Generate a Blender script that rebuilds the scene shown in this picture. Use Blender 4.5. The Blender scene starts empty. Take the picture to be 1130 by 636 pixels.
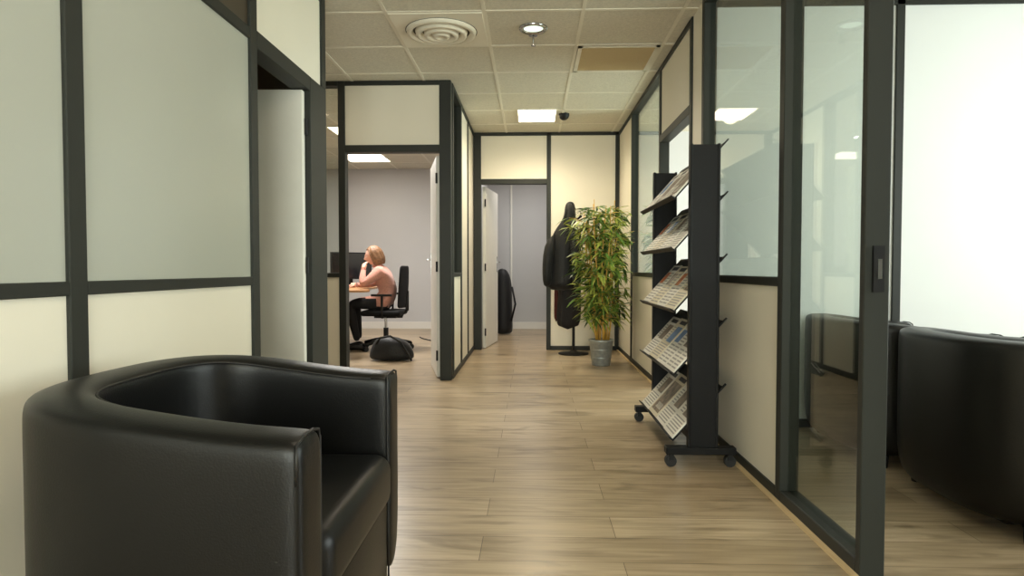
import bpy, bmesh, math, random
from mathutils import Vector, Matrix, noise
random.seed(7)
scene = bpy.context.scene
COL = scene.collection
scene.view_settings.view_transform = 'Standard'
scene.view_settings.exposure = 0.18

# ------------------------------------------------------------------ helpers
def lin(c):
    out = []
    for v in c[:3]:
        v = v / 255.0
        out.append(v / 12.92 if v <= 0.04045 else ((v + 0.055) / 1.055) ** 2.4)
    return (out[0], out[1], out[2], 1.0)

def mat(name, rgb, rough=0.5, metal=0.0, var=0.06, nscale=8.0, bump=0.0, bscale=60.0, spec=0.5, coat=0.0, sheen=0.0):
    m = bpy.data.materials.new(name)
    m.use_nodes = True
    nt = m.node_tree
    b = nt.nodes['Principled BSDF']
    c = lin(rgb)
    tc = nt.nodes.new('ShaderNodeTexCoord')
    n = nt.nodes.new('ShaderNodeTexNoise')
    n.inputs['Scale'].default_value = nscale
    n.inputs['Detail'].default_value = 3
    nt.links.new(tc.outputs['Object'], n.inputs['Vector'])
    r = nt.nodes.new('ShaderNodeValToRGB')
    r.color_ramp.elements[0].position = 0.3
    r.color_ramp.elements[1].position = 0.7
    r.color_ramp.elements[0].color = (c[0]*(1-var), c[1]*(1-var), c[2]*(1-var), 1)
    r.color_ramp.elements[1].color = (min(1, c[0]*(1+var)), min(1, c[1]*(1+var)), min(1, c[2]*(1+var)), 1)
    nt.links.new(n.outputs['Fac'], r.inputs['Fac'])
    nt.links.new(r.outputs['Color'], b.inputs['Base Color'])
    b.inputs['Roughness'].default_value = rough
    b.inputs['Metallic'].default_value = metal
    b.inputs['Specular IOR Level'].default_value = spec
    b.inputs['Coat Weight'].default_value = coat
    b.inputs['Sheen Weight'].default_value = sheen
    if bump > 0:
        n2 = nt.nodes.new('ShaderNodeTexNoise')
        n2.inputs['Scale'].default_value = bscale
        n2.inputs['Detail'].default_value = 4
        nt.links.new(tc.outputs['Object'], n2.inputs['Vector'])
        bp = nt.nodes.new('ShaderNodeBump')
        bp.inputs['Strength'].default_value = bump
        bp.inputs['Distance'].default_value = 0.01
        nt.links.new(n2.outputs['Fac'], bp.inputs['Height'])
        nt.links.new(bp.outputs['Normal'], b.inputs['Normal'])
    return m

def glass_mat(name, tint=(240, 244, 240)):
    m = bpy.data.materials.new(name)
    m.use_nodes = True
    nt = m.node_tree
    nt.nodes.clear()
    out = nt.nodes.new('ShaderNodeOutputMaterial')
    mix = nt.nodes.new('ShaderNodeMixShader')
    tr = nt.nodes.new('ShaderNodeBsdfTransparent')
    tr.inputs['Color'].default_value = lin(tint)
    gl = nt.nodes.new('ShaderNodeBsdfGlossy')
    gl.inputs['Roughness'].default_value = 0.0
    lw = nt.nodes.new('ShaderNodeLayerWeight'); lw.inputs['Blend'].default_value = 0.5
    pw = nt.nodes.new('ShaderNodeMath'); pw.operation = 'POWER'; pw.inputs[1].default_value = 5.0
    ml = nt.nodes.new('ShaderNodeMath'); ml.operation = 'MULTIPLY_ADD'; ml.inputs[1].default_value = 0.96; ml.inputs[2].default_value = 0.04
    nt.links.new(lw.outputs['Facing'], pw.inputs[0])
    nt.links.new(pw.outputs[0], ml.inputs[0])
    nt.links.new(ml.outputs[0], mix.inputs['Fac'])
    nt.links.new(tr.outputs[0], mix.inputs[1])
    nt.links.new(gl.outputs[0], mix.inputs[2])
    nt.links.new(mix.outputs[0], out.inputs['Surface'])
    return m

def emis_mat(name, rgb, s):
    m = bpy.data.materials.new(name)
    m.use_nodes = True
    nt = m.node_tree
    nt.nodes.clear()
    out = nt.nodes.new('ShaderNodeOutputMaterial')
    e = nt.nodes.new('ShaderNodeEmission')
    e.inputs['Color'].default_value = lin(rgb)
    e.inputs['Strength'].default_value = s
    nt.links.new(e.outputs[0], out.inputs['Surface'])
    return m

def empty(name, loc):
    e = bpy.data.objects.new(name, None)
    e.location = loc
    e.empty_display_size = 0.1
    COL.objects.link(e)
    return e

def attach(o, parent):
    if parent is not None:
        o.parent = parent
        R = parent.rotation_euler.to_matrix().to_4x4()
        o.matrix_parent_inverse = (Matrix.Translation(parent.location) @ R).inverted()

class MB:
    """collects geometry with several materials into one mesh"""
    def __init__(self):
        self.v = []; self.f = []; self.mi = []; self.mats = []; self.sm = []
    def midx(self, m):
        if m not in self.mats:
            self.mats.append(m)
        return self.mats.index(m)
    def add(self, vs, fs, m, smooth=False):
        o = len(self.v)
        self.v += [tuple(p) for p in vs]
        i = self.midx(m)
        for f in fs:
            self.f.append([o + k for k in f]); self.mi.append(i); self.sm.append(smooth)
    def box(self, x0, x1, y0, y1, z0, z1, m, M=None):
        vs = [Vector((x, y, z)) for z in (z0, z1) for y in (y0, y1) for x in (x0, x1)]
        if M is not None:
            vs = [M @ p for p in vs]
        fs = [(0, 2, 3, 1), (4, 5, 7, 6), (0, 1, 5, 4), (2, 6, 7, 3), (0, 4, 6, 2), (1, 3, 7, 5)]
        self.add(vs, fs, m)
    def cyl(self, p0, p1, r0, r1, m, n=16, cap=True):
        p0 = Vector(p0); p1 = Vector(p1)
        d = (p1 - p0).normalized()
        a = d.orthogonal().normalized(); b = d.cross(a)
        vs = []
        for p, r in ((p0, r0), (p1, r1)):
            for k in range(n):
                t = 2*math.pi*k/n
                vs.append(p + a*(r*math.cos(t)) + b*(r*math.sin(t)))
        fs = [(k, (k+1) % n, n+(k+1) % n, n+k) for k in range(n)]
        self.add(vs, fs, m, True)
        if cap:
            self.add(vs[:n], [tuple(reversed(range(n)))], m)
            self.add(vs[n:], [tuple(range(n))], m)
    def lathe(self, c, prof, m, n=32):
        c = Vector(c); vs = []
        for r, z in prof:
            for k in range(n):
                t = 2*math.pi*k/n
                vs.append(c + Vector((r*math.cos(t), r*math.sin(t), z)))
        fs = []
        for i in range(len(prof)-1):
            for k in range(n):
                fs.append((i*n+k, i*n+(k+1) % n, (i+1)*n+(k+1) % n, (i+1)*n+k))
        self.add(vs, fs, m, True)
    def loft(self, rings, m, cap=True):
        n = len(rings[0]); vs = [p for r in rings for p in r]; fs = []
        for i in range(len(rings)-1):
            for k in range(n):
                fs.append((i*n+k, i*n+(k+1) % n, (i+1)*n+(k+1) % n, (i+1)*n+k))
        if cap:
            fs.append(tuple(reversed(range(n))))
            fs.append(tuple((len(rings)-1)*n+k for k in range(n)))
        self.add(vs, fs, m, True)
    def tube(self, pts, rad, m, n=8):
        pts = [Vector(p) for p in pts]
        if not isinstance(rad, (list, tuple)):
            rad = [rad]*len(pts)
        rings = []
        for i, p in enumerate(pts):
            a = pts[max(0, i-1)]; b = pts[min(len(pts)-1, i+1)]
            d = (b-a).normalized()
            ref = Vector((0.13, 0.21, 1)) if abs(d.z) < 0.9 else Vector((1, 0.1, 0))
            s = d.cross(ref).normalized(); t = d.cross(s)
            rings.append([p + s*(rad[i]*math.cos(2*math.pi*k/n)) + t*(rad[i]*math.sin(2*math.pi*k/n)) for k in range(n)])
        self.loft(rings, m)
    def ball(self, c, r, m, n=12, sc=(1, 1, 1)):
        c = Vector(c); rings = []
        for i in range(n//2+1):
            ph = -math.pi/2 + math.pi*i/(n//2)
            rr = max(0.001, math.cos(ph))
            rings.append([c + Vector((r*sc[0]*rr*math.cos(2*math.pi*k/n), r*sc[1]*rr*math.sin(2*math.pi*k/n), r*sc[2]*math.sin(ph))) for k in range(n)])
        self.loft(rings, m, cap=False)
    def make(self, name, parent=None, bevel=0.0, seg=2, sub=0, recalc=True, merge=0.0):
        me = bpy.data.meshes.new(name)
        allv = [Vector(p) for p in self.v]
        lo = Vector([min(p[i] for p in allv) for i in range(3)])
        hi = Vector([max(p[i] for p in allv) for i in range(3)])
        c = (lo+hi)/2
        me.from_pydata([tuple(p-c) for p in allv], [], self.f)
        for m in self.mats:
            me.materials.append(m)
        for p, i, s in zip(me.polygons, self.mi, self.sm):
            p.material_index = i; p.use_smooth = s
        if recalc:
            bm = bmesh.new(); bm.from_mesh(me)
            if merge > 0:
                bmesh.ops.remove_doubles(bm, verts=bm.verts, dist=merge)
            bmesh.ops.recalc_face_normals(bm, faces=bm.faces)
            bm.to_mesh(me); bm.free()
        o = bpy.data.objects.new(name, me)
        o.location = c
        COL.objects.link(o)
        if bevel > 0:
            md = o.modifiers.new('Bevel', 'BEVEL'); md.width = bevel; md.segments = seg; md.limit_method = 'ANGLE'
            if bevel > 0.008:
                for p in me.polygons: p.use_smooth = True
        if sub > 0:
            md = o.modifiers.new('Sub', 'SUBSURF'); md.levels = sub; md.render_levels = sub
        attach(o, parent)
        return o

def rbox(name, x0, x1, y0, y1, z0, z1, m, parent, bevel=0.03, seg=4, M=None):
    b = MB(); b.box(x0, x1, y0, y1, z0, z1, m, M)
    return b.make(name, parent, bevel=bevel, seg=seg)

def skin(name, pts, edges, rad, root, mats, parent, sub=2, matfn=None):
    me = bpy.data.meshes.new(name)
    me.from_pydata([tuple(p) for p in pts], edges, [])
    o = bpy.data.objects.new(name, me)
    COL.objects.link(o)
    o.modifiers.new('Skin', 'SKIN')
    if len(me.skin_vertices) == 0:
        bpy.context.view_layer.objects.active = o
        bpy.ops.mesh.customdata_skin_add()
    sv = me.skin_vertices[0].data
    for i, r in enumerate(rad):
        sv[i].radius = (r, r) if not isinstance(r, tuple) else r
        sv[i].use_root = (i == root)
    s = o.modifiers.new('Sub', 'SUBSURF'); s.levels = sub; s.render_levels = sub
    dg = bpy.context.evaluated_depsgraph_get()
    nm = bpy.data.meshes.new_from_object(o.evaluated_get(dg))
    o.modifiers.clear()
    o.data = nm
    nm.materials.clear()
    for m in mats: nm.materials.append(m)
    for p in nm.polygons:
        p.use_smooth = True
        p.material_index = matfn(p.center) if matfn else 0
    attach(o, parent)
    return o

# ------------------------------------------------------------------ materials
M_frame = mat('frame_anthracite', (42, 44, 40), 0.5, 0.0, 0.04, spec=0.28)
M_cream = mat('panel_cream', (228, 222, 206), 0.5, var=0.012, nscale=3)
M_white = mat('door_white', (228, 226, 217), 0.45, var=0.02)
M_grey = mat('wall_grey', (188, 187, 187), 0.8, var=0.015, nscale=2)
M_roomw = mat('room_white', (226, 229, 228), 0.6, var=0.01, nscale=2)
M_frost = mat('frosted_glass', (172, 174, 164), 0.25, var=0.012, nscale=2)
M_dkpanel = mat('smoked_panel', (58, 50, 38), 0.3, var=0.05)
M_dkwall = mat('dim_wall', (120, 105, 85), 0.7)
M_glass = glass_mat('clear_glass')
M_leather = mat('black_leather', (8, 8, 8), 0.38, var=0.1, nscale=5, bump=0.07, bscale=240, spec=0.32)
M_seam = mat('seam_thread', (16, 15, 15), 0.5)
M_black = mat('black_plastic', (18, 18, 19), 0.5, spec=0.3)
M_blackm = mat('black_metal', (12, 12, 13), 0.5, spec=0.22)
M_rub = mat('rubber', (14, 14, 14), 0.6)
M_chrome = mat('chrome', (180, 180, 180), 0.2, 1.0)
M_zinc = mat('zinc_pot', (158, 164, 164), 0.4, 0.5, var=0.15, nscale=30)
M_soil = mat('soil', (50, 36, 25), 0.95, bump=0.6, bscale=80)
M_stem = mat('bamboo_stem', (206, 160, 70), 0.5, var=0.2, nscale=20)
M_leaf1 = mat('leaf_green', (92, 122, 46), 0.45, var=0.3, nscale=14)
M_leaf2 = mat('leaf_yellow_green', (166, 174, 78), 0.45, var=0.25, nscale=14)
M_leaf3 = mat('leaf_dark', (40, 66, 26), 0.45, var=0.3, nscale=14)
M_coat = mat('coat_fabric', (16, 16, 18), 0.55, bump=0.3, bscale=40, sheen=0.1, spec=0.35)
M_mesh = mat('chair_mesh_fabric', (14, 14, 16), 0.8, var=0.1, spec=0.25)
M_coat2 = mat('coat_lining', (30, 27, 29), 0.8)
M_red = mat('scarf_red', (84, 38, 34), 0.9)
M_brass = mat('brass', (190, 140, 60), 0.3, 0.9)
M_beige = mat('vent_beige', (192, 170, 128), 0.6, var=0.03, nscale=90)
M_grid = mat('ceiling_grid', (220, 214, 198), 0.5, var=0.01)
M_diff = mat('diffuser_white', (226, 220, 204), 0.45, var=0.02)
M_dark = mat('dark_gap', (60, 54, 44), 0.7)
M_wood = mat('desk_wood', (172, 126, 82), 0.4, var=0.12, nscale=12)
M_skin = mat('skin', (222, 172, 150), 0.5, var=0.04)
M_sweater = mat('sweater_pink', (192, 138, 122), 0.95, var=0.12, nscale=60, bump=0.5, bscale=120, sheen=0.2)
M_pants = mat('trousers_black', (20, 20, 24), 0.8)
M_hair = mat('hair_light_brown', (124, 88, 58), 0.5, var=0.35, nscale=50, bump=0.5, bscale=80)
M_shoe = mat('shoe', (18, 17, 17), 0.4)
M_screen = mat('monitor_screen', (14, 16, 20), 0.2)
M_light = emis_mat('led_panel', (255, 238, 212), 7.0)
M_lightw = emis_mat('office_led_panel', (255, 242, 220), 7.0)
M_bulb = emis_mat('downlight', (225, 240, 220), 1.4)
M_base = mat('skirting', (215, 212, 205), 0.5, var=0.01)
M_strip = mat('floor_strip', (206, 182, 140), 0.5)
M_ceil = mat('ceiling_tile', (206, 200, 184), 0.9, var=0.09, nscale=70, bump=0.5, bscale=120)

def floor_mat():
    m = bpy.data.materials.new('laminate_planks'); m.use_nodes = True
    nt = m.node_tree; b = nt.nodes['Principled BSDF']
    tc = nt.nodes.new('ShaderNodeTexCoord')
    br = nt.nodes.new('ShaderNodeTexBrick')
    br.inputs['Scale'].default_value = 1.0
    br.inputs['Brick Width'].default_value = 1.28
    br.inputs['Row Height'].default_value = 0.19
    br.inputs['Mortar Size'].default_value = 0.0014
    br.inputs['Mortar Smooth'].default_value = 0.2
    br.inputs['Bias'].default_value = 0.0
    br.offset = 0.37; br.offset_frequency = 2
    br.inputs['Color1'].default_value = lin((184, 165, 138))
    br.inputs['Color2'].default_value = lin((163, 144, 117))
    br.inputs['Mortar'].default_value = lin((96, 80, 60))
    nt.links.new(tc.outputs['Object'], br.inputs['Vector'])
    mp = nt.nodes.new('ShaderNodeMapping'); mp.inputs['Scale'].default_value = (1.6, 26, 1)
    nt.links.new(tc.outputs['Object'], mp.inputs['Vector'])
    n = nt.nodes.new('ShaderNodeTexNoise'); n.inputs['Scale'].default_value = 1.6; n.inputs['Detail'].default_value = 6
    n.inputs['Distortion'].default_value = 0.6
    nt.links.new(mp.outputs[0], n.inputs['Vector'])
    r = nt.nodes.new('ShaderNodeValToRGB')
    r.color_ramp.elements[0].position = 0.3; r.color_ramp.elements[0].color = (0.66, 0.64, 0.60, 1)
    r.color_ramp.elements[1].position = 0.62; r.color_ramp.elements[1].color = (1.05, 1.05, 1.05, 1)
    nt.links.new(n.outputs['Fac'], r.inputs['Fac'])
    mx = nt.nodes.new('ShaderNodeMix'); mx.data_type = 'RGBA'; mx.blend_type = 'MULTIPLY'
    mx.inputs[0].default_value = 0.9
    nt.links.new(br.outputs['Color'], mx.inputs[6]); nt.links.new(r.outputs['Color'], mx.inputs[7])
    mp2 = nt.nodes.new('ShaderNodeMapping'); mp2.inputs['Scale'].default_value = (1.3, 6, 1)
    nt.links.new(tc.outputs['Object'], mp2.inputs['Vector'])
    n2 = nt.nodes.new('ShaderNodeTexNoise'); n2.inputs['Scale'].default_value = 1.5; n2.inputs['Detail'].default_value = 5
    n2.inputs['Distortion'].default_value = 1.2
    nt.links.new(mp2.outputs[0], n2.inputs['Vector'])
    r2 = nt.nodes.new('ShaderNodeValToRGB')
    r2.color_ramp.elements[0].position = 0.33; r2.color_ramp.elements[0].color = (0.48, 0.46, 0.42, 1)
    r2.color_ramp.elements[1].position = 0.48; r2.color_ramp.elements[1].color = (1, 1, 1, 1)
    nt.links.new(n2.outputs['Fac'], r2.inputs['Fac'])
    mx2 = nt.nodes.new('ShaderNodeMix'); mx2.data_type = 'RGBA'; mx2.blend_type = 'MULTIPLY'
    mx2.inputs[0].default_value = 0.7
    nt.links.new(mx.outputs[2], mx2.inputs[6]); nt.links.new(r2.outputs['Color'], mx2.inputs[7])
    nt.links.new(mx2.outputs[2], b.inputs['Base Color'])
    mr = nt.nodes.new('ShaderNodeMapRange'); mr.inputs[3].default_value = 0.24; mr.inputs[4].default_value = 0.38
    nt.links.new(n.outputs['Fac'], mr.inputs[0]); nt.links.new(mr.outputs[0], b.inputs['Roughness'])
    bp = nt.nodes.new('ShaderNodeBump'); bp.inputs['Strength'].default_value = 0.15; bp.inputs['Distance'].default_value = 0.003
    nt.links.new(n.outputs['Fac'], bp.inputs['Height']); nt.links.new(bp.outputs[0], b.inputs['Normal'])
    return m
M_floor = floor_mat()

# ------------------------------------------------------------------ constants
H = 2.564
XL = -1.24
XC = -0.69
XR = 1.02
TR = 0.06
YF = 7.50
YO = 5.42
YB = 10.15
XW = 4.2; YN = -3.0; XLL = -3.6

# ------------------------------------------------------------------ floor / ceiling
b = MB(); b.box(XLL-0.1, XW+0.1, YN-0.1, YB+0.1, -0.1, 0.0, M_floor)
o = b.make('floor')
b = MB(); b.box(XLL-0.1, XW+0.1, YN-0.1, YB+0.1, H, H+0.1, M_ceil); b.make('ceiling')
b = MB()
S = 0.617
def grid_region(x0, x1, y0, y1):
    k = math.ceil((x0+0.30)/S)
    while -0.30+k*S < x1:
        x = -0.30+k*S; b.box(x-0.012, x+0.012, y0, y1, H-0.004, H+0.001, M_grid); k += 1
    k = math.ceil((y0-4.60)/S)
    while 4.60+k*S < y1:
        y = 4.60+k*S; b.box(x0, x1, y-0.012, y+0.012, H-0.0045, H+0.001, M_grid); k += 1
grid_region(XL, XR, YN, 3.8)
grid_region(XLL, XR, 3.8, YO)
grid_region(XC, XR, YO, YF)
grid_region(XLL, XC-0.08, YO+0.08, YB)
grid_region(XR+0.08, XW, YN, 3.85)
grid_region(XR+0.08, XW, 3.96, YF)
b.make('trim_1')

# ------------------------------------------------------------------ partitions
def part(name, axis, fixed0, fixed1, segs, parent_loc):
    root = empty(name, parent_loc)
    fr = MB(); pn = MB(); gl = MB()
    mid = (fixed0+fixed1)/2
    for s in segs:
        kind, a0, a1, z0, z1 = s[:5]
        m = s[5] if len(s) > 5 else None
        if kind == 'F':
            t0, t1, tgt, mm = fixed0-0.008, fixed1+0.008, fr, (m or M_frame)
        elif kind == 'P':
            t0, t1, tgt, mm = fixed0+0.004, fixed1-0.004, pn, (m or M_cream)
        elif kind == 'G':
            t0, t1, tgt, mm = mid-0.004, mid+0.004, gl, (m or M_glass)
        if axis == 'y':
            tgt.box(t0, t1, a0, a1, z0, z1, mm)
        else:
            tgt.box(a0, a1, t0, t1, z0, z1, mm)
    if pn.v: pn.make('panels', root)
    if fr.v: fr.make('frame', root, bevel=0.003, seg=1)
    if gl.v: gl.make('glazing', root)
    return root

T0 = 2.525
R0, R1 = 0.888, 0.926
D0, D1 = 1.96, 2.02
segs = []
for y in (1.655, 2.77):
    segs.append(('F', y, y+0.07, 0, H))
segs.append(('F', 0.55, 0.62, 0, H)); segs.append(('F', -0.6, -0.53, 0, H))
for a0, a1 in ((1.725, 2.77), (0.62, 1.655), (-0.53, 0.55)):
    segs += [('F', a0, a1, 0, 0.05), ('P', a0, a1, 0.05, R0), ('F', a0, a1, R0, R1),
             ('P', a0, a1, R1, D0+0.01, M_frost), ('F', a0, a1, D0+0.01, D1), ('P', a0, a1, D1, T0, M_dkpanel), ('F', a0, a1, T0, H)]
segs += [('P', YN, -0.6, 0, H)]
segs += [('F', 2.84, 3.52, D0-0.01, D1+0.01), ('P', 2.84, 3.72, D1+0.01, T0), ('F', 2.84, 3.72, T0, H),
         ('F', 3.52, 3.79, 0, D1+0.01), ('F', 3.72, 3.79, D1+0.01, H)]
part('wall_left', 'y', XL-0.08, XL, segs, (XL-0.04, 1.7, 0))

segs = [('F', -1.66, -1.60, 0, H), ('F', -0.79, -0.69, 0, H), ('F', -1.60, -0.79, D0, D1), ('P', -1.60, -0.79, D1, T0),
        ('F', -1.60, -0.79, T0, H),
        ('F', -2.60, -2.55, 0, H)]
for a0, a1 in ((-2.55, -1.66), (XLL, -2.60)):
    segs += [('F', a0, a1, 0, 0.05), ('P', a0, a1, 0.05, R0), ('F', a0, a1, R0, R1), ('G', a0, a1, R1, T0), ('F', a0, a1, T0, H)]
part('wall_office', 'x', YO, YO+0.08, segs, (-2.0, YO+0.04, 0))

segs = [('F', 5.50, 5.56, 0, H), ('F', 5.56, 6.14, 0, 0.05), ('P', 5.56, 6.14, 0.05, R0), ('F', 5.56, 6.14, R0, R1),
        ('G', 5.56, 6.14, R1, T0), ('F', 5.56, 6.14, T0, H), ('F', 6.14, 6.20, 0, H),
        ('P', 6.20, 6.80, 0.05, T0), ('F', 6.80, 6.84, 0, H), ('P', 6.84, YF, 0.05, T0), ('F', 6.20, YF, T0, H), ('F', 6.20, YF, 0, 0.05),
        ('P', YF, YB, 0, H, M_grey)]
part('wall_corridor', 'y', XC-0.08, XC, segs, (XC-0.04, 6.5, 0))

segs = [('F', -0.69, -0.60, 0, H), ('F', 0.172, 0.222, 0, H), ('F', -0.60, 0.172, D0, D1), ('P', -0.60, 0.172, D1, T0),
        ('F', -0.60, XR, T0, H), ('P', 0.222, 0.975, 0.05, T0), ('F', 0.222, 0.975, 0, 0.05), ('F', 0.975, XR, 0, H)]
part('wall_far', 'x', YF, YF+0.08, segs, (0.2, YF+0.04, 0))

segs = [('P', 6.56, YF, 0.05, T0), ('F', 6.56, YF, T0, H), ('F', 6.56, YF, 0, 0.05), ('F', 6.51, 6.56, 0, H),
        ('F', 5.14, 6.51, 0, 0.05), ('P', 5.14, 6.51, 0.05, R0), ('F', 5.14, 6.51, R0, R1), ('G', 5.14, 6.51, R1, T0), ('F', 5.14, 6.51, T0, H),
        ('F', 5.09, 5.14, 0, H), ('F', 4.16, 5.09, D0, D1), ('P', 4.16, 5.09, D1, T0), ('F', 4.16, 5.09, T0, H),
        ('F', 4.11, 4.16, 0, H), ('P', 3.86, 4.11, 0, H), ('F', 3.81, 3.86, 0, H),
        ('F', 2.65, 3.81, 0, 0.05), ('P', 2.65, 3.81, 0.05, R0), ('F', 2.65, 3.81, R0, R1), ('G', 2.65, 3.81, R1, T0), ('F', 2.65, 3.81, T0, H),
        ('F', 2.60, 2.65, 0, H),
        ('F', 1.995, 2.60, 0, 0.055), ('G', 1.995, 2.60, 0.055, T0), ('F', 1.995, 2.60, T0, H),
        ('F', 1.965, 1.995, 0, H),
        ('F', 0.95, 1.965, D0, D1), ('P', 0.95, 1.965, D1, T0), ('F', 0.95, 1.965, T0, H),
        ('F', 0.90, 0.95, 0, H), ('F', -0.6, 0.90, 0, 0.05), ('P', -0.6, 0.90, 0.05, R0), ('F', -0.6, 0.9, R0, R1), ('G', -0.6, 0.9, R1, T0),
        ('F', -0.6, 0.9, T0, H), ('P', YN, -0.6, 0, H)]
wr = part('wall_right', 'y', XR, XR+TR, segs, (XR+0.03, 3, 0))
b = MB()
for y0, y1 in ((-0.6, 0.95), (1.965, 4.16), (5.09, YF)):
    b.box(XR-0.026, XR-0.009, y0, y1, 0.0, 0.012, M_strip)
b.make('baseboard_right')

segs = [('F', XR+TR, XW, T0, H), ('F', XR+TR, XW, 0, 0.05), ('P', XR+TR+0.01, 2.16, 0.05, T0, M_roomw), ('F', 2.16, 2.21, 0, H), ('P', 2.21, 3.3, 0.05, T0, M_roomw),
        ('F', 3.3, 3.36, 0, H), ('P', 3.36, XW, 0.05, T0, M_roomw)]
part('wall_meeting_room', 'x', 3.88, 3.96, segs, (2.6, 3.92, 0))

def plain_wall(name, boxes, m):
    b = MB()
    for bx in boxes: b.box(*bx, m)
    return b.make(name)
plain_wall('wall_outer_right', [
    (XW, XW+0.2, YN, 0.2, 0, H), (XW, XW+0.2, 0.2, 3.4, 0, 0.5), (XW, XW+0.2, 0.2, 3.4, 2.4, H),
    (XW, XW+0.2, 3.4, 4.4, 0, H), (XW, XW+0.2, 4.4, 7.0, 0, 0.5), (XW, XW+0.2, 4.4, 7.0, 2.4, H), (XW, XW+0.2, 7.0, YB, 0, H)], M_roomw)
plain_wall('wall_back', [
    (XLL, -1.0, YN-0.2, YN, 0, H), (-1.0, 0.9, YN-0.2, YN, 0, 0.3), (-1.0, 0.9, YN-0.2, YN, 2.4, H),
    (0.9, XW, YN-0.2, YN, 0, H)], M_roomw)
plain_wall('wall_outer_left', [(XLL-0.2, XLL, YN, YB, 0, H)], M_grey)
plain_wall('wall_rooms_end', [(XLL, XW, YB, YB+0.2, 0, H)], M_grey)
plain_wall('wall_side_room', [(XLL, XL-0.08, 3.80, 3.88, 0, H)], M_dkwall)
plain_wall('wall_far_room', [(0.95, 1.03, YF+0.08, YB, 0, H), (XR+TR, XW, YF, YF+0.08, 0, H)], M_grey)
b = MB()
b.box(XLL, XC-0.08, YB-0.015, YB, 0, 0.11, M_base); b.box(XC, 0.95, YB-0.015, YB, 0, 0.11, M_base)
b.make('baseboard_far')
def window(name, axis, f, a0, a1, z0, z1, n):
    b = MB()
    t = 0.05
    def bx(p0, p1, q0, q1, mm, d=0.03):
        if axis == 'y': b.box(f-d, f+d, p0, p1, q0, q1, mm)
        else: b.box(p0, p1, f-d, f+d, q0, q1, mm)
    bx(a0, a1, z0, z0+t, M_white); bx(a0, a1, z1-t, z1, M_white)
    for i in range(n+1):
        p = a0+(a1-a0-t)*i/n
        bx(p, p+t, z0, z1, M_white)
    bx(a0, a1, z0, z1, M_glass, 0.004)
    b.make(name)
window('window_1', 'y', XW+0.08, 0.2, 3.4, 0.5, 2.4, 3)
window('window_2', 'y', XW+0.08, 4.4, 7.0, 0.5, 2.4, 3)
window('window_3', 'x', YN-0.08, -1.0, 0.9, 0.3, 2.4, 2)

# ------------------------------------------------------------------ doors
def door(name, hinge, end, h, handle_side=1):
    hx, hy = hinge; ex, ey = end
    L = math.hypot(ex-hx, ey-hy); ang = math.atan2(ey-hy, ex-hx)
    M = Matrix.Translation((hx, hy, 0)) @ Matrix.Rotation(ang, 4, 'Z')
    root = empty(name, (hx, hy, 0))
    b = MB(); b.box(0.0, L, -0.02, 0.02, 0.008, h, M_white, M); b.make('leaf', root, bevel=0.003, seg=1)
    b = MB()
    for s in (-1, 1):
        b.box(L-0.085, L-0.045, s*0.020, s*0.026, 0.92, 1.12, M_chrome, M)
        b.cyl(M @ Vector((L-0.065, s*0.024, 1.05)), M @ Vector((L-0.065, s*0.065, 1.05)), 0.009, 0.009, M_chrome)
        b.cyl(M @ Vector((L-0.065, s*0.06, 1.05)), M @ Vector((L-0.19, s*0.06, 1.05)), 0.009, 0.009, M_chrome)
    b.make('handle', root)
    b = MB()
    for z in (0.2, 0.98, 1.75):
        b.cyl(M @ Vector((-0.008, 0.018*handle_side, z-0.045)), M @ Vector((-0.008, 0.018*handle_side, z+0.045)), 0.009, 0.009, M_black)
    b.box(L, L+0.002, -0.012, 0.012, 0.93, 1.08, M_brass, M)
    b.make('hinges', root)
door('door_1', (-1.262, 3.492), (-2.01, 3.47), 1.945, -1)
door('door_2', (-0.815, 5.53), (-0.985, 6.28), 1.945, 1)
door('door_3', (-0.575, 7.61), (-0.47, 8.36), 1.945, -1)

b = MB()
b.box(XR+0.012, XR+0.045, 1.951, 1.958, 0.89, 1.03, M_black)
b.box(XR+0.022, XR+0.034, 1.944, 1.952, 0.93, 0.99, M_chrome)
b.make('door_lock', wr)

# ------------------------------------------------------------------ ceiling fittings
root = empty('air_diffuser', (-0.6085, 4.29, H))
b = MB()
b.box(-0.905, -0.312, 3.992, 4.588, H-0.010, H-0.002, M_diff)
c = (-0.6085, 4.29, H)
b.make('plate', root, bevel=0.002, seg=1)
b = MB()
for r, d in ((0.235, 0.030), (0.175, 0.040), (0.118, 0.046), (0.062, 0.050)):
    b.lathe(c, [(r, -0.010), (r-0.006, -d), (r-0.030, -d-0.004), (r-0.045, -0.018), (r-0.046, -0.010)], M_diff, 40)
b.lathe(c, [(0.24, -0.0115), (0.0005, -0.0115)], M_dark, 40)
b.make('rings', root)
root = empty('downlight', (0.008, 4.29, H))
b = MB(); c = (0.008, 4.27, H)
b.lathe(c, [(0.095, -0.001), (0.095, -0.012), (0.085, -0.018), (0.068, -0.012), (0.064, -0.004)], M_chrome, 32)
b.lathe(c, [(0.066, -0.005), (0.0005, -0.005)], M_bulb, 32)
b.make('ring', root)
root = empty('sprinkler_head', (0.01, 4.4, H))
b = MB()
b.cyl((0.008, 4.40, H), (0.008, 4.40, H-0.07), 0.007, 0.005, M_chrome)
b.cyl((0.008, 4.40, H-0.07), (0.008, 4.40, H-0.074), 0.016, 0.016, M_chrome)
b.cyl((0.008, 4.40, H-0.0), (0.008, 4.40, H-0.006), 0.03, 0.03, M_chrome)
b.make('body', root)
root = empty('return_air_grille', (0.6255, 4.91, H))
b = MB()
x0, x1, y0, y1 = 0.332, 0.919, 4.615, 5.203
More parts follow.
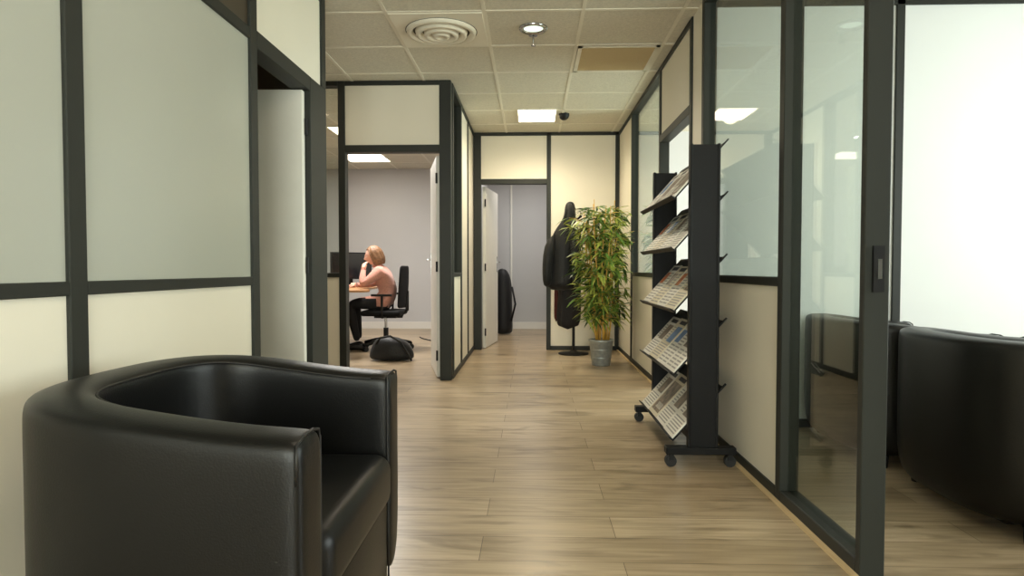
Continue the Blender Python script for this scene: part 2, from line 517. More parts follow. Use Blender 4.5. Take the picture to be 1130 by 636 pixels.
for bx in ((x0, x1, y0, y0+0.03), (x0, x1, y1-0.03, y1), (x0, x0+0.03, y0, y1), (x1-0.03, x1, y0, y1)):
    b.box(*bx, H-0.010, H-0.002, M_grid)
b.box(x0, x1, y0, y1, H-0.006, H-0.002, M_beige)
for i in range(26):
    y = y0+0.035+i*0.0200
    b.box(x0+0.03, x1-0.03, y, y+0.009, H-0.009, H-0.006, M_beige)
b.make('grille', root)
def led(name, x0, x1, y0, y1, m):
    b = MB()
    for bx in ((x0-0.015, x1+0.015, y0-0.015, y0), (x0-0.015, x1+0.015, y1, y1+0.015), (x0-0.015, x0, y0, y1), (x1, x1+0.015, y0, y1)):
        b.box(*bx, H-0.014, H-0.002, M_diff)
    b.box(x0, x1, y0, y1, H-0.010, H-0.004, m)
    b.make(name)
led('ceiling_light', -0.14, 0.24, 6.40, 6.92, M_light)
led('ceiling_light', -0.28, 0.30, 1.54, 2.10, M_light)
led('ceiling_light', -0.28, 0.30, -1.0, -0.42, M_light)
led('ceiling_light', -2.30, -1.72, 7.1, 7.65, M_lightw)
led('ceiling_light', -2.68, -2.10, 8.8, 9.4, M_lightw)
led('ceiling_light', -2.68, -2.10, 4.35, 4.90, M_light)
led('ceiling_light', 2.2, 2.8, 1.54, 2.10, M_lightw)
b = MB()
b.lathe((0.33, 6.62, H), [(0.055, 0.0), (0.055, -0.02), (0.045, -0.045), (0.025, -0.062), (0.0005, -0.068)], M_black, 20)
b.make('dome_camera')

# ------------------------------------------------------------------ tub armchair
def armchair(name, loc, rot):
    root = empty(name, loc)
    M = Matrix.Translation(loc) @ Matrix.Rotation(rot, 4, 'Z')
    c = 0.36; t = 0.065
    path = []
    for x in (0.33, 0.318, 0.27, 0.18, 0.10, 0.04):
        path.append((x, -c))
    N = 22
    for i in range(1, N):
        a = -math.pi/2 + math.pi*i/N
        cx = math.cos(a); sy = math.sin(a)
        path.append((0.02-0.31*abs(cx)**0.72, c*math.copysign(abs(sy)**0.72, sy)))
    for x in (0.04, 0.10, 0.18, 0.27, 0.318, 0.33):
        path.append((x, c))
    pts = [Vector((p[0], p[1], 0)) for p in path]
    rings = []; n = len(pts)
    rimo = []; rimi = []; caps = {}
    for i, p in enumerate(pts):
        a = pts[max(0, i-1)]; q = pts[min(n-1, i+1)]
        d = (q-a).normalized()
        out = Vector((d.y, -d.x, 0))
        s = max(0, min(1, (0.33-p.x)/0.62)); s = s*s*(3-2*s)
        zt = 0.648+0.057*s
        if i in (0, n-1): k, zt2 = 0.78, zt-0.016
        else: k, zt2 = 1.0, zt
        tt = t*k
        prof = [(-tt, 0.06), (tt*0.9, 0.04), (tt*0.98, 0.2), (tt*1.0, 0.42), (tt*1.02, zt2-0.06), (tt*1.0, zt2-0.022), (tt*0.90, zt2-0.006), (tt*0.4, zt2+0.002),
                (-tt*0.4, zt2+0.002), (-tt*0.88, zt2-0.006), (-tt*1.0, zt2-0.026), (-tt*1.0, zt2-0.08), (-tt*1.0, 0.3)]
        ring = [M @ (p + out*o_ + Vector((0, 0, z))) for o_, z in prof]
        rings.append(ring)
        rimo.append(M @ (p + out*(tt*0.965) + Vector((0, 0, zt2-0.013))))
        if i in (1, n-2):
            caps[i] = [M @ (p + Vector((0.002, 0, 0)) + out*(o_*0.985) + Vector((0, 0, z-0.001))) for o_, z in prof[1:-1]]
    b = MB(); b.loft(rings, M_leather, cap=True)
    b.make('shell', root, sub=2)
    b = MB()
    b.tube(rimo[2:-2], 0.003, M_seam, 6)
    for cpts in caps.values():
        b.tube(cpts, 0.0032, M_seam, 6)
    b.make('piping', root)
    b = MB(); b.box(-0.24, 0.338, -0.292, 0.292, 0.27, 0.425, M_leather, M); b.make('seat_cushion', root, bevel=0.045, seg=5)
    b = MB(); b.box(-0.24, 0.320, -0.292, 0.292, 0.05, 0.28, M_leather, M); b.make('seat_base', root, bevel=0.012, seg=3)
    b = MB()
    for x in (-0.18, 0.26):
        for y in (-0.33, 0.33):
            b.cyl(M @ Vector((x, y, 0)), M @ Vector((x, y, 0.06)), 0.02, 0.025, M_black)
    b.make('feet', root)
armchair('leather_armchair', (-0.745, 1.545, 0), 0.0)
armchair('leather_armchair', (1.92, 2.57, 0), 0.0)
armchair('leather_armchair', (1.88, 3.43, 0), 0.0)

# ------------------------------------------------------------------ magazine rack
root = empty('magazine_rack', (0.82, 3.54, 0))
b = MB()
for y in (3.07, 3.98):
    b.box(0.765, 0.890, y, y+0.032, 0.06, 1.555, M_blackm)
    b.box(0.755, 0.768, y-0.004, y+0.036, 0.06, 1.56, M_blackm)
    b.box(0.886, 0.899, y-0.004, y+0.036, 0.06, 1.56, M_blackm)
    b.box(0.65, 0.985, y-0.012, y+0.044, 0.062, 0.098, M_blackm)
b.box(0.82, 0.85, 3.10, 3.98, 0.065, 0.10, M_blackm)
b.make('uprights', root, bevel=0.004, seg=2)
b = MB()
for y in (3.086, 3.996):
    for x in (0.675, 0.960):
        b.cyl((x, y-0.014, 0.028), (x, y+0.014, 0.028), 0.028, 0.028, M_rub, 18)
        b.box(x-0.012, x+0.012, y-0.02, y+0.02, 0.035, 0.063, M_black)
b.make('castors', root)
b = MB(); mg = MB()
M_pageA = mat('paper_white', (226, 222, 212), 0.45, var=0.02)
M_pageB = mat('paper_ivory', (214, 204, 180), 0.45, var=0.02)
M_ink = mat('print_text_grey', (150, 148, 142), 0.5, var=0.2, nscale=60)
M_blue = mat('print_blue', (80, 120, 170), 0.4, var=0.4, nscale=25)
M_pic = mat('print_photo', (120, 104, 88), 0.4, var=0.7, nscale=30)
M_orange = mat('print_orange', (200, 120, 70), 0.4, var=0.3, nscale=25)
M_inkd = mat('print_title_dark', (44, 44, 52), 0.5)
for si, zl in enumerate((1.305, 1.055, 0.755, 0.445, 0.125)):
    p0 = Vector((0.690, 0, zl)); p1 = Vector((0.925, 0, zl+0.265))
    d = (p1-p0).normalized(); L = (p1-p0).length; nrm = Vector((-d.z, 0, d.x))
    R = Matrix(((d.x, 0, nrm.x, p0.x), (0, 1, 0, 0), (d.z, 0, nrm.z, p0.z), (0, 0, 0, 1)))
    b.box(0, L, 3.104, 3.978, -0.006, 0, M_blackm, R)
    b.box(-0.006, 0.0, 3.104, 3.978, -0.006, 0.020, M_blackm, R)
    b.box(L-0.05, L+0.02, 3.085, 3.100, -0.006, 0.0, M_blackm, R)
    for k in range(4):
        y0 = 3.112+k*0.216
        pg = random.choice((M_pageA, M_pageA, M_pageB))
        dz = 0.004+0.004*random.random()
        off = random.uniform(0.001, 0.012)
        h = 0.285
        mg.box(off, off+h, y0, y0+0.206, 0.0005, dz, pg, R)
        e = dz+0.0006
        def pr(u0, u1, v0, v1, m):
            mg.box(off+u0*h, off+u1*h, y0+v0*0.206, y0+v1*0.206, dz, e, m, R)
        pr(0.86, 0.95, 0.08, 0.75, M_inkd if random.random() < 0.6 else M_blue)
        style = random.random()
        if style < 0.45:
            pr(0.42, 0.80, 0.08, 0.60, random.choice((M_pic, M_pic, M_blue)))
            for q in range(6): pr(0.06+q*0.055, 0.085+q*0.055, 0.08, 0.92, M_ink)
            for q in range(6): pr(0.45+q*0.06, 0.475+q*0.06, 0.66, 0.92, M_ink)
        elif style < 0.8:
            for q in range(11): pr(0.06+q*0.07, 0.09+q*0.07, 0.08, 0.45, M_ink)
            pr(0.5, 0.8, 0.52, 0.94, random.choice((M_pic, M_orange, M_blue)))
            for q in range(6): pr(0.06+q*0.07, 0.09+q*0.07, 0.54, 0.94, M_ink)
        else:
            pr(0.08, 0.80, 0.08, 0.92, M_pic)
            pr(0.15, 0.28, 0.15, 0.7, M_pageA)
b.make('shelves', root)
mg.make('magazines', root)

# ------------------------------------------------------------------ potted bamboo
PX, PY = 0.69, 6.33
root = empty('potted_bamboo', (PX, PY, 0))
b = MB()
b.lathe((PX, PY, 0), [(0.0005, 0.0), (0.088, 0.0), (0.092, 0.01), (0.118, 0.235), (0.126, 0.243), (0.126, 0.258), (0.118, 0.262), (0.112, 0.255), (0.108, 0.22)], M_zinc, 32)
for z, r in ((0.08, 0.102), (0.16, 0.1105)):
    b.lathe((PX, PY, 0), [(r-0.004, z-0.008), (r+0.002, z), (r-0.002, z+0.008)], M_zinc, 32)
b.lathe((PX, PY, 0), [(0.112, 0.225), (0.0005, 0.232)], M_soil, 24)
b.make('pot', root)
b = MB(); lv = MB()
def leaf(p, d, L, w, m):
    d = d.normalized()
    side = d.cross(Vector((0, 0, 1)))
    if side.length < 0.05: side = Vector((1, 0, 0))
    side.normalize()
    side = (Matrix.Rotation(random.uniform(-0.7, 0.7), 3, d) @ side)
    pts = []
    for t, ww, dr in ((0, 0.15, 0), (0.3, 1, 0.01), (0.65, 0.75, 0.05), (1.0, 0.03, 0.15)):
        q = p + d*(L*t) + Vector((0, 0, -L*dr*1.6))
        pts.append(q - side*(w*ww)); pts.append(q + side*(w*ww))
    lv.add(pts, [(0, 1, 3, 2), (2, 3, 5, 4), (4, 5, 7, 6)], m, True)
for s in range(12):
    a = s*2.4; r0 = 0.025+0.055*random.random()
    base = Vector((PX+r0*math.cos(a), PY+r0*math.sin(a), 0.22))
    top = Vector((PX+(0.10+0.13*random.random())*math.cos(a), PY+(0.08+0.1*random.random())*math.sin(a), random.uniform(1.28, 1.68)))
    pts = []
    for i in range(10):
        t = i/9
        p = base.lerp(top, t); p.x += 0.02*math.sin(t*5+s); p.y += 0.02*math.cos(t*4+s)
        pts.append(p)
    b.tube(pts, [0.0095*(1-0.6*i/9) for i in range(10)], M_stem, 8)
    nn = 13
    for i in range(nn):
        t = 0.20+0.80*i/(nn-1)
        p = pts[min(8, int(t*9))].lerp(pts[min(9, int(t*9)+1)], t*9-int(t*9))
        for br in range(2):
            az = random.uniform(0, 6.28)
            bl = random.uniform(0.05, 0.20)*(0.6 + 0.6*math.sin(math.pi*min(1, t*0.85)))
            tip = p + Vector((math.cos(az)*bl, math.sin(az)*bl*0.8, random.uniform(-0.01, 0.08)))
            b.tube([p, (p+tip)/2+Vector((0, 0, 0.01)), tip], 0.0018, M_stem, 5)
            for k in range(6):
                q = p.lerp(tip, random.uniform(0.3, 1))
                az2 = az+random.uniform(-1.5, 1.5)
                d = Vector((math.cos(az2), math.sin(az2), random.uniform(-0.9, 0.5)))
                leaf(q, d, random.uniform(0.09, 0.18), random.uniform(0.009, 0.0155), random.choices((M_leaf1, M_leaf2, M_leaf3), (5, 5, 2))[0])
b.make('stems', root)
lv.v = [(min(v[0], XR-0.03), v[1], v[2]) for v in lv.v]
lv.make('foliage', root, recalc=False)

# ------------------------------------------------------------------ coat stand with coats
CX, CY = 0.47, 7.16
root = empty('coat_stand', (CX, CY, 0))
b = MB()
b.lathe((CX, CY, 0), [(0.0005, 0.0), (0.17, 0.0), (0.17, 0.012), (0.05, 0.03), (0.02, 0.05)], M_black, 28)
b.cyl((CX, CY, 0.03), (CX, CY, 1.62), 0.016, 0.016, M_black)
b.ball((CX, CY, 1.63), 0.024, M_black)
for k in range(6):
    a = k*math.pi/3+0.3
    d = Vector((math.cos(a), math.sin(a), 0))
    b.tube([Vector((CX, CY, 1.54)), Vector((CX, CY, 1.52))+d*0.05, Vector((CX, CY, 1.55))+d*0.09, Vector((CX, CY, 1.59))+d*0.10], 0.008, M_black, 8)
b.make('stand', root)

def garment(name, cx, cy, rings, m, seed, fold=0.18, nf=7, parent=None, amp_z=0.0):
    N = 40; rr = []
    rnd = random.Random(seed); ph = rnd.uniform(0, 6)
    for j, (dx, dy, z, rx, ry) in enumerate(rings):
        ring = []
        for k in range(N):
            a = 2*math.pi*k/N
            f = 1+fold*(j/len(rings))*(math.sin(nf*a+ph+j*0.15)*0.6+math.sin((nf*2-3)*a+ph*2)*0.3)
            puff = 1+0.04*math.sin(j*2.1)
            ring.append(Vector((cx+dx+rx*f*puff*math.cos(a), cy+dy+ry*f*puff*math.sin(a), z+amp_z*math.sin(3*a+ph)*(j/len(rings)))))
        rr.append(ring)
    b = MB(); b.loft(rr, m)
    return b.make(name, parent, sub=1)
r2 = empty('jacket', (0.38, 7.0, 1.2))
jx, jy = 0.345, 6.985
garment('body', jx, jy, [(0.075, 0.02, 1.70, 0.02, 0.02), (0.072, 0.01, 1.675, 0.05, 0.045), (0.07, 0.0, 1.60, 0.062, 0.055), (0.065, 0, 1.52, 0.066, 0.06), (0.045, 0, 1.45, 0.09, 0.065),
     (0.02, 0, 1.38, 0.125, 0.08), (0.005, 0, 1.28, 0.145, 0.085), (0.0, 0, 1.16, 0.15, 0.09), (0, 0, 1.04, 0.155, 0.09), (0, 0, 0.92, 0.155, 0.09), (0, 0, 0.80, 0.16, 0.095), (0, 0, 0.72, 0.155, 0.09)],
     M_coat, 3, 0.16, 5, r2, 0.008)
b = MB()
for sx, x2 in ((-1, -0.175), (1, 0.14)):
    p = [Vector((jx+sx*0.06, jy-0.03, 1.40)), Vector((jx+x2*0.78, jy-0.05, 1.28)), Vector((jx+x2, jy-0.06, 1.10)), Vector((jx+x2*1.04, jy-0.07, 0.92)), Vector((jx+x2*1.02, jy-0.06, 0.75))]
    b.tube(p, [0.05, 0.062, 0.058, 0.054, 0.046], M_coat, 14)
b.tube([Vector((jx+0.075, jy-0.03, 1.68)), Vector((jx+0.115, jy-0.045, 1.58)), Vector((jx+0.105, jy-0.06, 1.48)), Vector((jx+0.04, jy-0.075, 1.42)), Vector((jx-0.01, jy-0.06, 1.46)), Vector((jx+0.02, jy-0.04, 1.58)), Vector((jx+0.07, jy-0.03, 1.68))], 0.014, M_coat, 10)
b.tube([Vector((jx+0.03, jy-0.085, 1.41)), Vector((jx+0.0, jy-0.108, 1.1)), Vector((jx+0.0, jy-0.108, 0.76))], 0.004, M_coat2, 6)
b.make('sleeves_and_hood', r2, sub=1)
garment('long_coat', 0.43, 7.10, [(0, 0, 1.52, 0.03, 0.03), (0, 0, 1.46, 0.07, 0.05), (0, 0, 1.36, 0.10, 0.06), (0, 0, 1.2, 0.115, 0.07), (0, 0, 1.0, 0.11, 0.07), (-0.01, 0, 0.8, 0.12, 0.075), (-0.02, 0, 0.5, 0.125, 0.08), (-0.03, 0, 0.28, 0.13, 0.08)], M_coat2, 8, 0.2, 6, r2)
garment('scarf', 0.272, 7.12, [(0, 0, 1.3, 0.015, 0.015), (0, 0, 1.2, 0.02, 0.02), (0, 0, 0.8, 0.022, 0.02), (0.0, 0, 0.6, 0.022, 0.02), (0.0, 0, 0.36, 0.026, 0.022)], M_red, 5, 0.25, 4, r2)
# ------------------------------------------------------------------ far room
root = empty('golf_bag', (-0.38, 9.3, 0))
garment('bag', -0.42, 9.35, [(0, 0, 0.005, 0.12, 0.13), (0, 0, 0.05, 0.14, 0.14), (0, 0, 0.4, 0.135, 0.14), (0, 0, 0.75, 0.13, 0.13), (-0.01, 0, 0.88, 0.10, 0.11), (-0.02, 0, 0.97, 0.05, 0.06)], M_coat, 6, 0.04, 4, root)
b = MB(); b.tube([(-0.30, 9.24, 0.2), (-0.24, 9.2, 0.45), (-0.29, 9.23, 0.7)], 0.014, M_black, 8); b.make('strap', root)
b = MB(); b.box(-0.34, -0.315, YB-0.03, YB, 0.0, H, M_white); b.make('trim_2')

# ------------------------------------------------------------------ office: desk, monitor
root = empty('office_desk', (-2.5, 7.5, 0))
out = [(-3.3, 6.78), (-2.05, 6.78)]
for k in range(13):
    a = -math.pi/2+math.pi*k/12
    out.append((-1.99+0.19*math.cos(a), 6.97+0.19*math.sin(a)))
out += [(-1.995, 7.24), (-1.995, 8.2), (-3.3, 8.2)]
b = MB()
n = len(out)
vs = [(x, y, 0.705) for x, y in out]+[(x, y, 0.73) for x, y in out]
b.add(vs, [tuple(reversed(range(n))), tuple(range(n, 2*n))]+[(k, (k+1) % n, n+(k+1) % n, n+k) for k in range(n)], M_wood)
b.make('top', root, bevel=0.004, seg=2)
b = MB()
b.box(-2.12, -2.09, 6.88, 7.12, 0, 0.705, M_base); b.box(-3.2, -3.17, 6.88, 8.1, 0, 0.705, M_base); b.box(-3.17, -2.12, 6.89, 6.91, 0.2, 0.705, M_base)
b.box(-2.45, -2.42, 7.95, 8.15, 0, 0.705, M_base)
b.make('legs', root)
root = empty('computer_monitor', (-2.32, 7.9, 0.73))
M = Matrix.Translation((-2.29, 7.98, 0.731)) @ Matrix.Rotation(math.radians(-50), 4, 'Z')
b = MB()
b.box(-0.02, 0.02, -0.27, 0.27, 0.10, 0.44, M_black, M); b.box(0.020, 0.022, -0.255, 0.255, 0.115, 0.425, M_screen, M)
b.box(-0.045, -0.02, -0.03, 0.03, 0.0, 0.28, M_black, M); b.box(-0.10, 0.07, -0.11, 0.11, 0.0, 0.012, M_black, M)
b.make('display', root, bevel=0.004)
root = empty('desk_telephone', (-2.25, 7.02, 0.73))
b = MB()
b.box(-2.35, -2.17, 6.95, 7.13, 0.731, 0.76, M_black); b.box(-2.34, -2.30, 6.95, 7.13, 0.76, 0.79, M_black)
b.make('body', root, bevel=0.006)
root = empty('keyboard', (-2.42, 7.5, 0.73))
b = MB(); b.box(-2.48, -2.35, 7.25, 7.65, 0.731, 0.748, M_black)
for i in range(4):
    for j in range(13): b.box(-2.472+i*0.03, -2.446+i*0.03, 7.26+j*0.0295, 7.283+j*0.0295, 0.748, 0.754, M_blackm)
b.make('keys', root)

# office chair
OX, OY = -1.74, 7.50
root = empty('office_chair', (OX, OY, 0))
b = MB()
for k in range(5):
    a = k*2*math.pi/5+0.25
    d = Vector((math.cos(a), math.sin(a), 0)); s = Vector((-d.y, d.x, 0)); o0 = Vector((OX, OY, 0))
    b.tube([o0+d*0.02+Vector((0, 0, 0.12)), o0+d*0.15+Vector((0, 0, 0.105)), o0+d*0.30+Vector((0, 0, 0.075))], [0.032, 0.026, 0.018], M_black, 10)
    e = o0+d*0.30
    for q in (-1, 1):
        b.cyl(e+s*(q*0.010)+Vector((0, 0, 0.03)), e+s*(q*0.030)+Vector((0, 0, 0.03)), 0.03, 0.03, M_rub, 16)
    b.cyl(e+Vector((0, 0, 0.03)), e+Vector((0, 0, 0.08)), 0.01, 0.01, M_black, 10)
b.cyl((OX, OY, 0.10), (OX, OY, 0.26), 0.03, 0.03, M_black); b.cyl((OX, OY, 0.26), (OX, OY, 0.40), 0.016, 0.016, M_chrome)
b.box(OX-0.12, OX+0.14, OY-0.09, OY+0.09, 0.38, 0.415, M_black)
b.tube([(OX+0.08, OY, 0.40), (OX+0.19, OY, 0.40), (OX+0.255, OY, 0.47), (OX+0.262, OY, 0.70)], [0.025, 0.025, 0.022, 0.016], M_black, 10)
for s in (-1, 1):
    b.tube([(OX+0.02, OY+s*0.10, 0.40), (OX+0.02, OY+s*0.27, 0.40), (OX+0.02, OY+s*0.285, 0.50), (OX+0.02, OY+s*0.285, 0.645)], 0.014, M_black, 8)
    b.box(OX-0.10, OX+0.13, OY+s*0.285-0.03, OY+s*0.285+0.03, 0.645, 0.67, M_black)
b.make('base_and_arms', root)
rbox('seat', OX-0.25, OX+0.22, OY-0.235, OY+0.235, 0.41, 0.475, M_mesh, root, 0.03, 4)
b = MB()
rows = []
for i in range(9):
    t = i/8; z = 0.50+0.50*t
    xx = 0.195+0.03*math.sin(t*math.pi*0.9)+0.02*t*t-0.03*math.sin(t*3.14)*0.5
    w = 0.20+0.03*math.sin(math.pi*t)
    row = []
    for j in range(9):
        v = -1+2*j/8
        row.append(Vector((OX+xx-0.045*v*v*1.0+0.02, OY+v*w*(1-0.12*(t**4)), z)))
    rows.append(row)
vs = [p for r in rows for p in r]; fs = [(i*9+j, i*9+j+1, (i+1)*9+j+1, (i+1)*9+j) for i in range(8) for j in range(8)]
b.add(vs, fs, M_mesh, True)
o = b.make('backrest', root); md = o.modifiers.new('Solid', 'SOLIDIFY'); md.thickness = 0.028; md.offset = 1.0
md = o.modifiers.new('Sub', 'SUBSURF'); md.levels = 1; md.render_levels = 1

# ------------------------------------------------------------------ woman
W = empty('seated_woman', (-1.72, 7.5, 0.48))
pts = [(-1.705, 7.50, 0.575), (-1.70, 7.50, 0.68), (-1.735, 7.50, 0.80), (-1.785, 7.50, 0.90), (-1.825, 7.50, 0.975), (-1.855, 7.50, 1.04),
       (-1.805, 7.36, 0.915), (-1.86, 7.30, 0.85), (-1.955, 7.245, 0.778), (-1.965, 7.31, 0.87), (-1.975, 7.385, 0.955),
       (-1.795, 7.64, 0.915), (-1.84, 7.70, 0.84), (-1.94, 7.735, 0.780), (-2.04, 7.70, 0.770), (-2.13, 7.65, 0.764),
       (-1.75, 7.41, 0.555), (-1.92, 7.385, 0.565), (-2.13, 7.37, 0.545), (-2.10, 7.375, 0.33), (-2.05, 7.38, 0.11),
       (-1.75, 7.59, 0.555), (-1.92, 7.61, 0.565), (-2.13, 7.63, 0.545), (-2.12, 7.625, 0.33), (-2.10, 7.62, 0.11)]
edges = [(0, 1), (1, 2), (2, 3), (3, 4), (4, 5), (3, 6), (6, 7), (7, 8), (8, 9), (9, 10), (3, 11), (11, 12), (12, 13), (13, 14), (14, 15),
         (0, 16), (16, 17), (17, 18), (18, 19), (19, 20), (0, 21), (21, 22), (22, 23), (23, 24), (24, 25)]
rad = [(0.135, 0.12), (0.135, 0.115), (0.14, 0.12), (0.13, 0.118), 0.062, 0.05,
       0.072, 0.056, 0.045, 0.041, 0.029, 0.072, 0.056, 0.045, 0.041, 0.029,
       0.092, 0.085, 0.062, 0.056, 0.040, 0.092, 0.085, 0.062, 0.056, 0.040]
def body_mat(c):
    if c.z > 0.995 and c.x < -1.80 and 7.42 < c.y < 7.58: return 1
    if c.z < 0.62 and not (c.x > -1.80 and c.z > 0.52): return 2
    return 0
skin('body', pts, edges, rad, 0, [M_sweater, M_skin, M_pants], W, 2, body_mat)
b = MB()
def ringtube(c, axis, R, r, m, sc=(1, 1)):
    c = Vector(c); ax = Vector(axis).normalized(); a = ax.orthogonal().normalized(); q = ax.cross(a)
    p = [c+a*(R*sc[0]*math.cos(2*math.pi*k/16))+q*(R*sc[1]*math.sin(2*math.pi*k/16)) for k in range(17)]
    b.tube(p, r, m, 8)
ringtube((-1.845, 7.5, 1.005), (-0.35, 0, 1), 0.050, 0.012, M_sweater)
ringtube((-1.973, 7.378, 0.945), (-0.1, 0.6, 0.7), 0.026, 0.007, M_sweater)
ringtube((-2.12, 7.655, 0.765), (-1, -0.5, 0), 0.026, 0.007, M_sweater)
b.make('collar_and_cuffs', W)
b = MB()
for y, ax in ((7.38, -2.05), (7.62, -2.10)):
    rings = []
    for t, hw, hz in ((0.06, 0.02, 0.05), (0.045, 0.033, 0.075), (0.0, 0.038, 0.09), (-0.06, 0.040, 0.07), (-0.12, 0.045, 0.05), (-0.17, 0.036, 0.04), (-0.20, 0.012, 0.03)):
        rings.append([Vector((ax+t, y+hw*math.cos(2*math.pi*k/12), 0.002+hz/2+hz/2*math.sin(2*math.pi*k/12))) for k in range(12)])
    b.loft(rings, M_shoe)
b.make('shoes', W, sub=1)
def hand(name, wrist, fwd, palmn, flip, curl):
    fwd = Vector(fwd).normalized(); palmn = Vector(palmn); palmn = (palmn - fwd*palmn.dot(fwd)).normalized()
    side = fwd.cross(palmn)*flip
    w = Vector(wrist)
    P = [w, w+fwd*0.03, w+fwd*0.065]; E = [(0, 1), (1, 2)]
    skin(name+'_palm', P, E, [0.024, 0.030, 0.033], 1, [M_skin], W, 2)
    lens = (0.068, 0.076, 0.072, 0.056)
    for i, L in enumerate(lens):
        off = side*(0.027-0.018*i)
        base = w+fwd*0.055+off
        d = fwd.copy(); p = base; pp = [p]
        for s, fr in enumerate((0.3, 0.42, 0.33, 0.25)):
            if s: d = (d+palmn*curl*(0.45+0.15*i*0.3)).normalized()
            p = p+d*L*fr; pp.append(p)
        skin(name+'_finger_%d' % (i+1), pp, [(k, k+1) for k in range(4)], [0.010, 0.0095, 0.009, 0.0085, 0.007], 0, [M_skin], W, 1)
    base = w+fwd*0.02+side*0.022
    d1 = (fwd*0.7+side*0.7+palmn*0.35).normalized(); d2 = (fwd*0.95+side*0.15+palmn*0.4).normalized()
    pp = [base, base+d1*0.03, base+d1*0.03+d2*0.028, base+d1*0.03+d2*0.05]
    skin(name+'_thumb', pp, [(0, 1), (1, 2), (2, 3)], [0.013, 0.012, 0.010, 0.008], 0, [M_skin], W, 1)
hand('left_hand', (-1.976, 7.39, 0.962), (0.08, 0.62, 0.78), (0.6, 0.6, -0.4), 1, 0.75)
hand('right_hand', (-2.135, 7.648, 0.764), (-1, -0.15, -0.04), (0, 0, -1), 1, 0.25)
HM = Matrix.Translation((-1.885, 7.50, 1.115)) @ Matrix.Rotation(math.radians(180+12), 4, 'Z') @ Matrix.Rotation(math.radians(14), 4, 'Y')
def headpt(u, v, off=0.0):
    cu, su, cv, sv = math.cos(u), math.sin(u), math.cos(v), math.sin(v)
    x = (0.092+off)*cu*cv; y = (0.073+off)*su*cv; z = (0.108+off)*sv
    if z < 0:
        k = min(1, -z/0.108)
        y *= 1-0.30*k
        if cu > 0: x *= 1-0.04*k
        else: x *= 1-0.45*k
    if off == 0 and cu > 0.3:
        fy = y
        x += 0.024*math.exp(-((fy/0.012)**2))*math.exp(-(((z+0.014)/0.020)**2)) + 0.008*math.exp(-((fy/0.010)**2))*math.exp(-(((z-0.012)/0.022)**2))
        for s in (-1, 1):
            x -= 0.008*math.exp(-(((fy-s*0.030)/0.016)**2))*math.exp(-(((z-0.010)/0.014)**2))
        x += 0.006*math.exp(-((fy/0.022)**2))*math.exp(-(((z+0.047)/0.009)**2))
        x += 0.006*math.exp(-((fy/0.022)**2))*math.exp(-(((z+0.085)/0.015)**2))
        x += 0.004*math.exp(-((fy/0.04)**2))*math.exp(-(((z-0.03)/0.01)**2))
    return Vector((x, y, z))
b = MB(); rings = []
NU, NV = 64, 48
for i in range(NV+1):
    v = -math.pi/2*0.995+math.pi*0.995*i/NV
    rings.append([HM @ headpt(2*math.pi*k/NU, v) for k in range(NU)])
b.loft(rings, M_skin)
M_eye = mat('eye_white', (230, 226, 220), 0.2); M_iris = mat('iris', (60, 46, 34), 0.2); M_lip = mat('lips', (176, 92, 84), 0.5); M_brow = mat('brow', (110, 66, 40), 0.8)
for s in (-1, 1):
    b.ball(HM @ Vector((0.072, s*0.029, 0.009)), 0.0105, M_eye, 14)
    b.ball(HM @ Vector((0.0805, s*0.0295, 0.009)), 0.0042, M_iris, 10)
    b.tube([HM @ Vector((0.086, s*0.016, 0.026)), HM @ Vector((0.084, s*0.03, 0.030)), HM @ Vector((0.074, s*0.043, 0.026))], 0.0025, M_brow, 6)
    b.ball(HM @ Vector((-0.002, s*0.072, -0.008)), 0.03, M_skin, 14, (0.5, 0.3, 0.9))
b.tube([HM @ Vector((0.077, -0.022, -0.048)), HM @ Vector((0.088, -0.010, -0.0455)), HM @ Vector((0.0895, 0, -0.0475)), HM @ Vector((0.088, 0.010, -0.0455)), HM @ Vector((0.077, 0.022, -0.048))], [0.001, 0.004, 0.0045, 0.004, 0.001], M_lip, 8)
b.make('head', W)
b = MB(); vs = []; fs = []
NU, NV = 72, 30
def hairp(k, i):
    u = 2*math.pi*k/NU; t = i/NV
    cu = math.cos(u)
    front = max(0, (cu-0.25)/0.75)
    low = -0.118 if cu < 0.25 else -0.118+0.208*(min(1, front*1.9))**0.7
    zt = 0.124; zz = zt+(low-zt)*(t**1.35)
    c = math.sqrt(max(0, 1-(max(zz, 0)/0.125)**2))
    rx, ry = 0.108, 0.092
    bulge = 1+0.06*math.sin(min(1, -zz/0.12)*math.pi)-0.14*min(1, -zz/0.12)**2 if zz < 0 else 1
    wv = 1+0.03*math.sin(u*13+zz*30)+0.02*math.sin(u*29+zz*50)
    return HM @ Vector((rx*c*cu*bulge*wv-0.012, ry*c*math.sin(u)*bulge*wv, zz))
for i in range(NV+1):
    for k in range(NU): vs.append(hairp(k, i))
for i in range(NV):
    for k in range(NU): fs.append((i*NU+k, i*NU+(k+1) % NU, (i+1)*NU+(k+1) % NU, (i+1)*NU+k))
b.add(vs, fs, M_hair, True)
o = b.make('hair', W); md = o.modifiers.new('Solid', 'SOLIDIFY'); md.thickness = 0.012; md.offset = -1

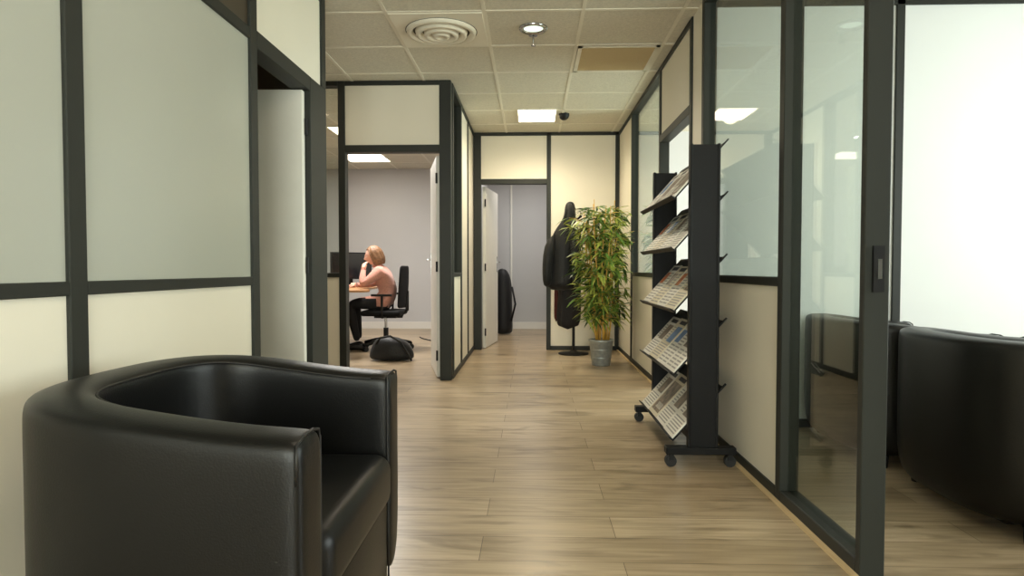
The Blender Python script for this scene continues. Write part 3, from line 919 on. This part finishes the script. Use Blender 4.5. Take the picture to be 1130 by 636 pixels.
root = empty('laptop_bag', (-1.47, 6.55, 0))
garment('bag_body', -1.47, 6.60, [(0, 0, 0.004, 0.20, 0.10), (0, 0, 0.03, 0.235, 0.125), (0, 0, 0.10, 0.235, 0.13), (0, 0, 0.17, 0.20, 0.12), (-0.02, 0, 0.225, 0.14, 0.09), (-0.03, 0, 0.25, 0.06, 0.04)], M_coat, 12, 0.10, 5, root)
b = MB(); b.tube([(-1.62, 6.53, 0.18), (-1.56, 6.46, 0.25), (-1.46, 6.47, 0.27), (-1.36, 6.52, 0.2), (-1.28, 6.5, 0.08), (-1.24, 6.48, 0.015)], 0.011, M_black, 8)
b.make('strap', root)
b = MB(); b.tube([(-1.55, 8.7, 0.02), (-1.5, 8.6, 0.012), (-1.3, 8.3, 0.01), (-1.25, 8.6, 0.01), (-1.15, 9.3, 0.01), (-1.25, 10.0, 0.01), (-1.2, 10.12, 0.2), (-1.2, 10.12, 0.35)], 0.008, M_black, 6); b.make('power_cable')

# ------------------------------------------------------------------ lights
def area(name, loc, rot, sx, sy, e, col):
    l = bpy.data.lights.new(name, 'AREA'); l.shape = 'RECTANGLE'; l.size = sx; l.size_y = sy; l.energy = e; l.color = col
    o = bpy.data.objects.new(name, l); o.location = loc; o.rotation_euler = rot; COL.objects.link(o); return o
R90 = math.radians(90)
area('daylight_window_back', (-0.05, YN-0.25, 1.35), (R90, 0, 0), 1.9, 2.0, 215, (1.0, 0.98, 0.95))
area('daylight_window_right', (XW+0.3, 1.8, 1.45), (R90, 0, R90), 3.1, 1.8, 165, (0.96, 0.97, 1.0))
area('daylight_window_right_far', (XW+0.3, 5.7, 1.45), (R90, 0, R90), 2.5, 1.8, 290, (0.96, 0.98, 1.0))
def spot(loc, e, col, ang=110):
    l = bpy.data.lights.new('lamp', 'SPOT'); l.energy = e; l.color = col; l.spot_size = math.radians(ang); l.spot_blend = 0.8; l.shadow_soft_size = 0.08
    o = bpy.data.objects.new('ceiling_spot', l); o.location = loc; COL.objects.link(o); return o
spot((0.008, 4.29, H-0.03), 50, (1.0, 0.88, 0.70), 140)
spot((0.05, 6.66, H-0.03), 95, (1.0, 0.86, 0.62), 160)
area('office_lamp', (-2.01, 7.4, H-0.05), (0, 0, 0), 0.6, 0.6, 75, (1.0, 0.97, 0.93))
area('far_room_lamp', (0.1, 8.8, H-0.05), (0, 0, 0), 0.6, 0.6, 20, (1.0, 0.96, 0.92))

w = bpy.data.worlds.new('World'); scene.world = w; w.use_nodes = True
bg = w.node_tree.nodes['Background']; bg.inputs['Color'].default_value = (0.87, 0.92, 1.0, 1); bg.inputs['Strength'].default_value = 1.8

# ------------------------------------------------------------------ camera
cam = bpy.data.cameras.new('camera'); co = bpy.data.objects.new('camera', cam); COL.objects.link(co)
co.location = (0, 0, 0.96)
co.rotation_euler = (math.radians(90-1.72), 0, math.radians(1.8))
cam.sensor_width = 36; cam.sensor_fit = 'HORIZONTAL'; cam.lens = 36*700/1130; cam.clip_start = 0.02
scene.camera = co
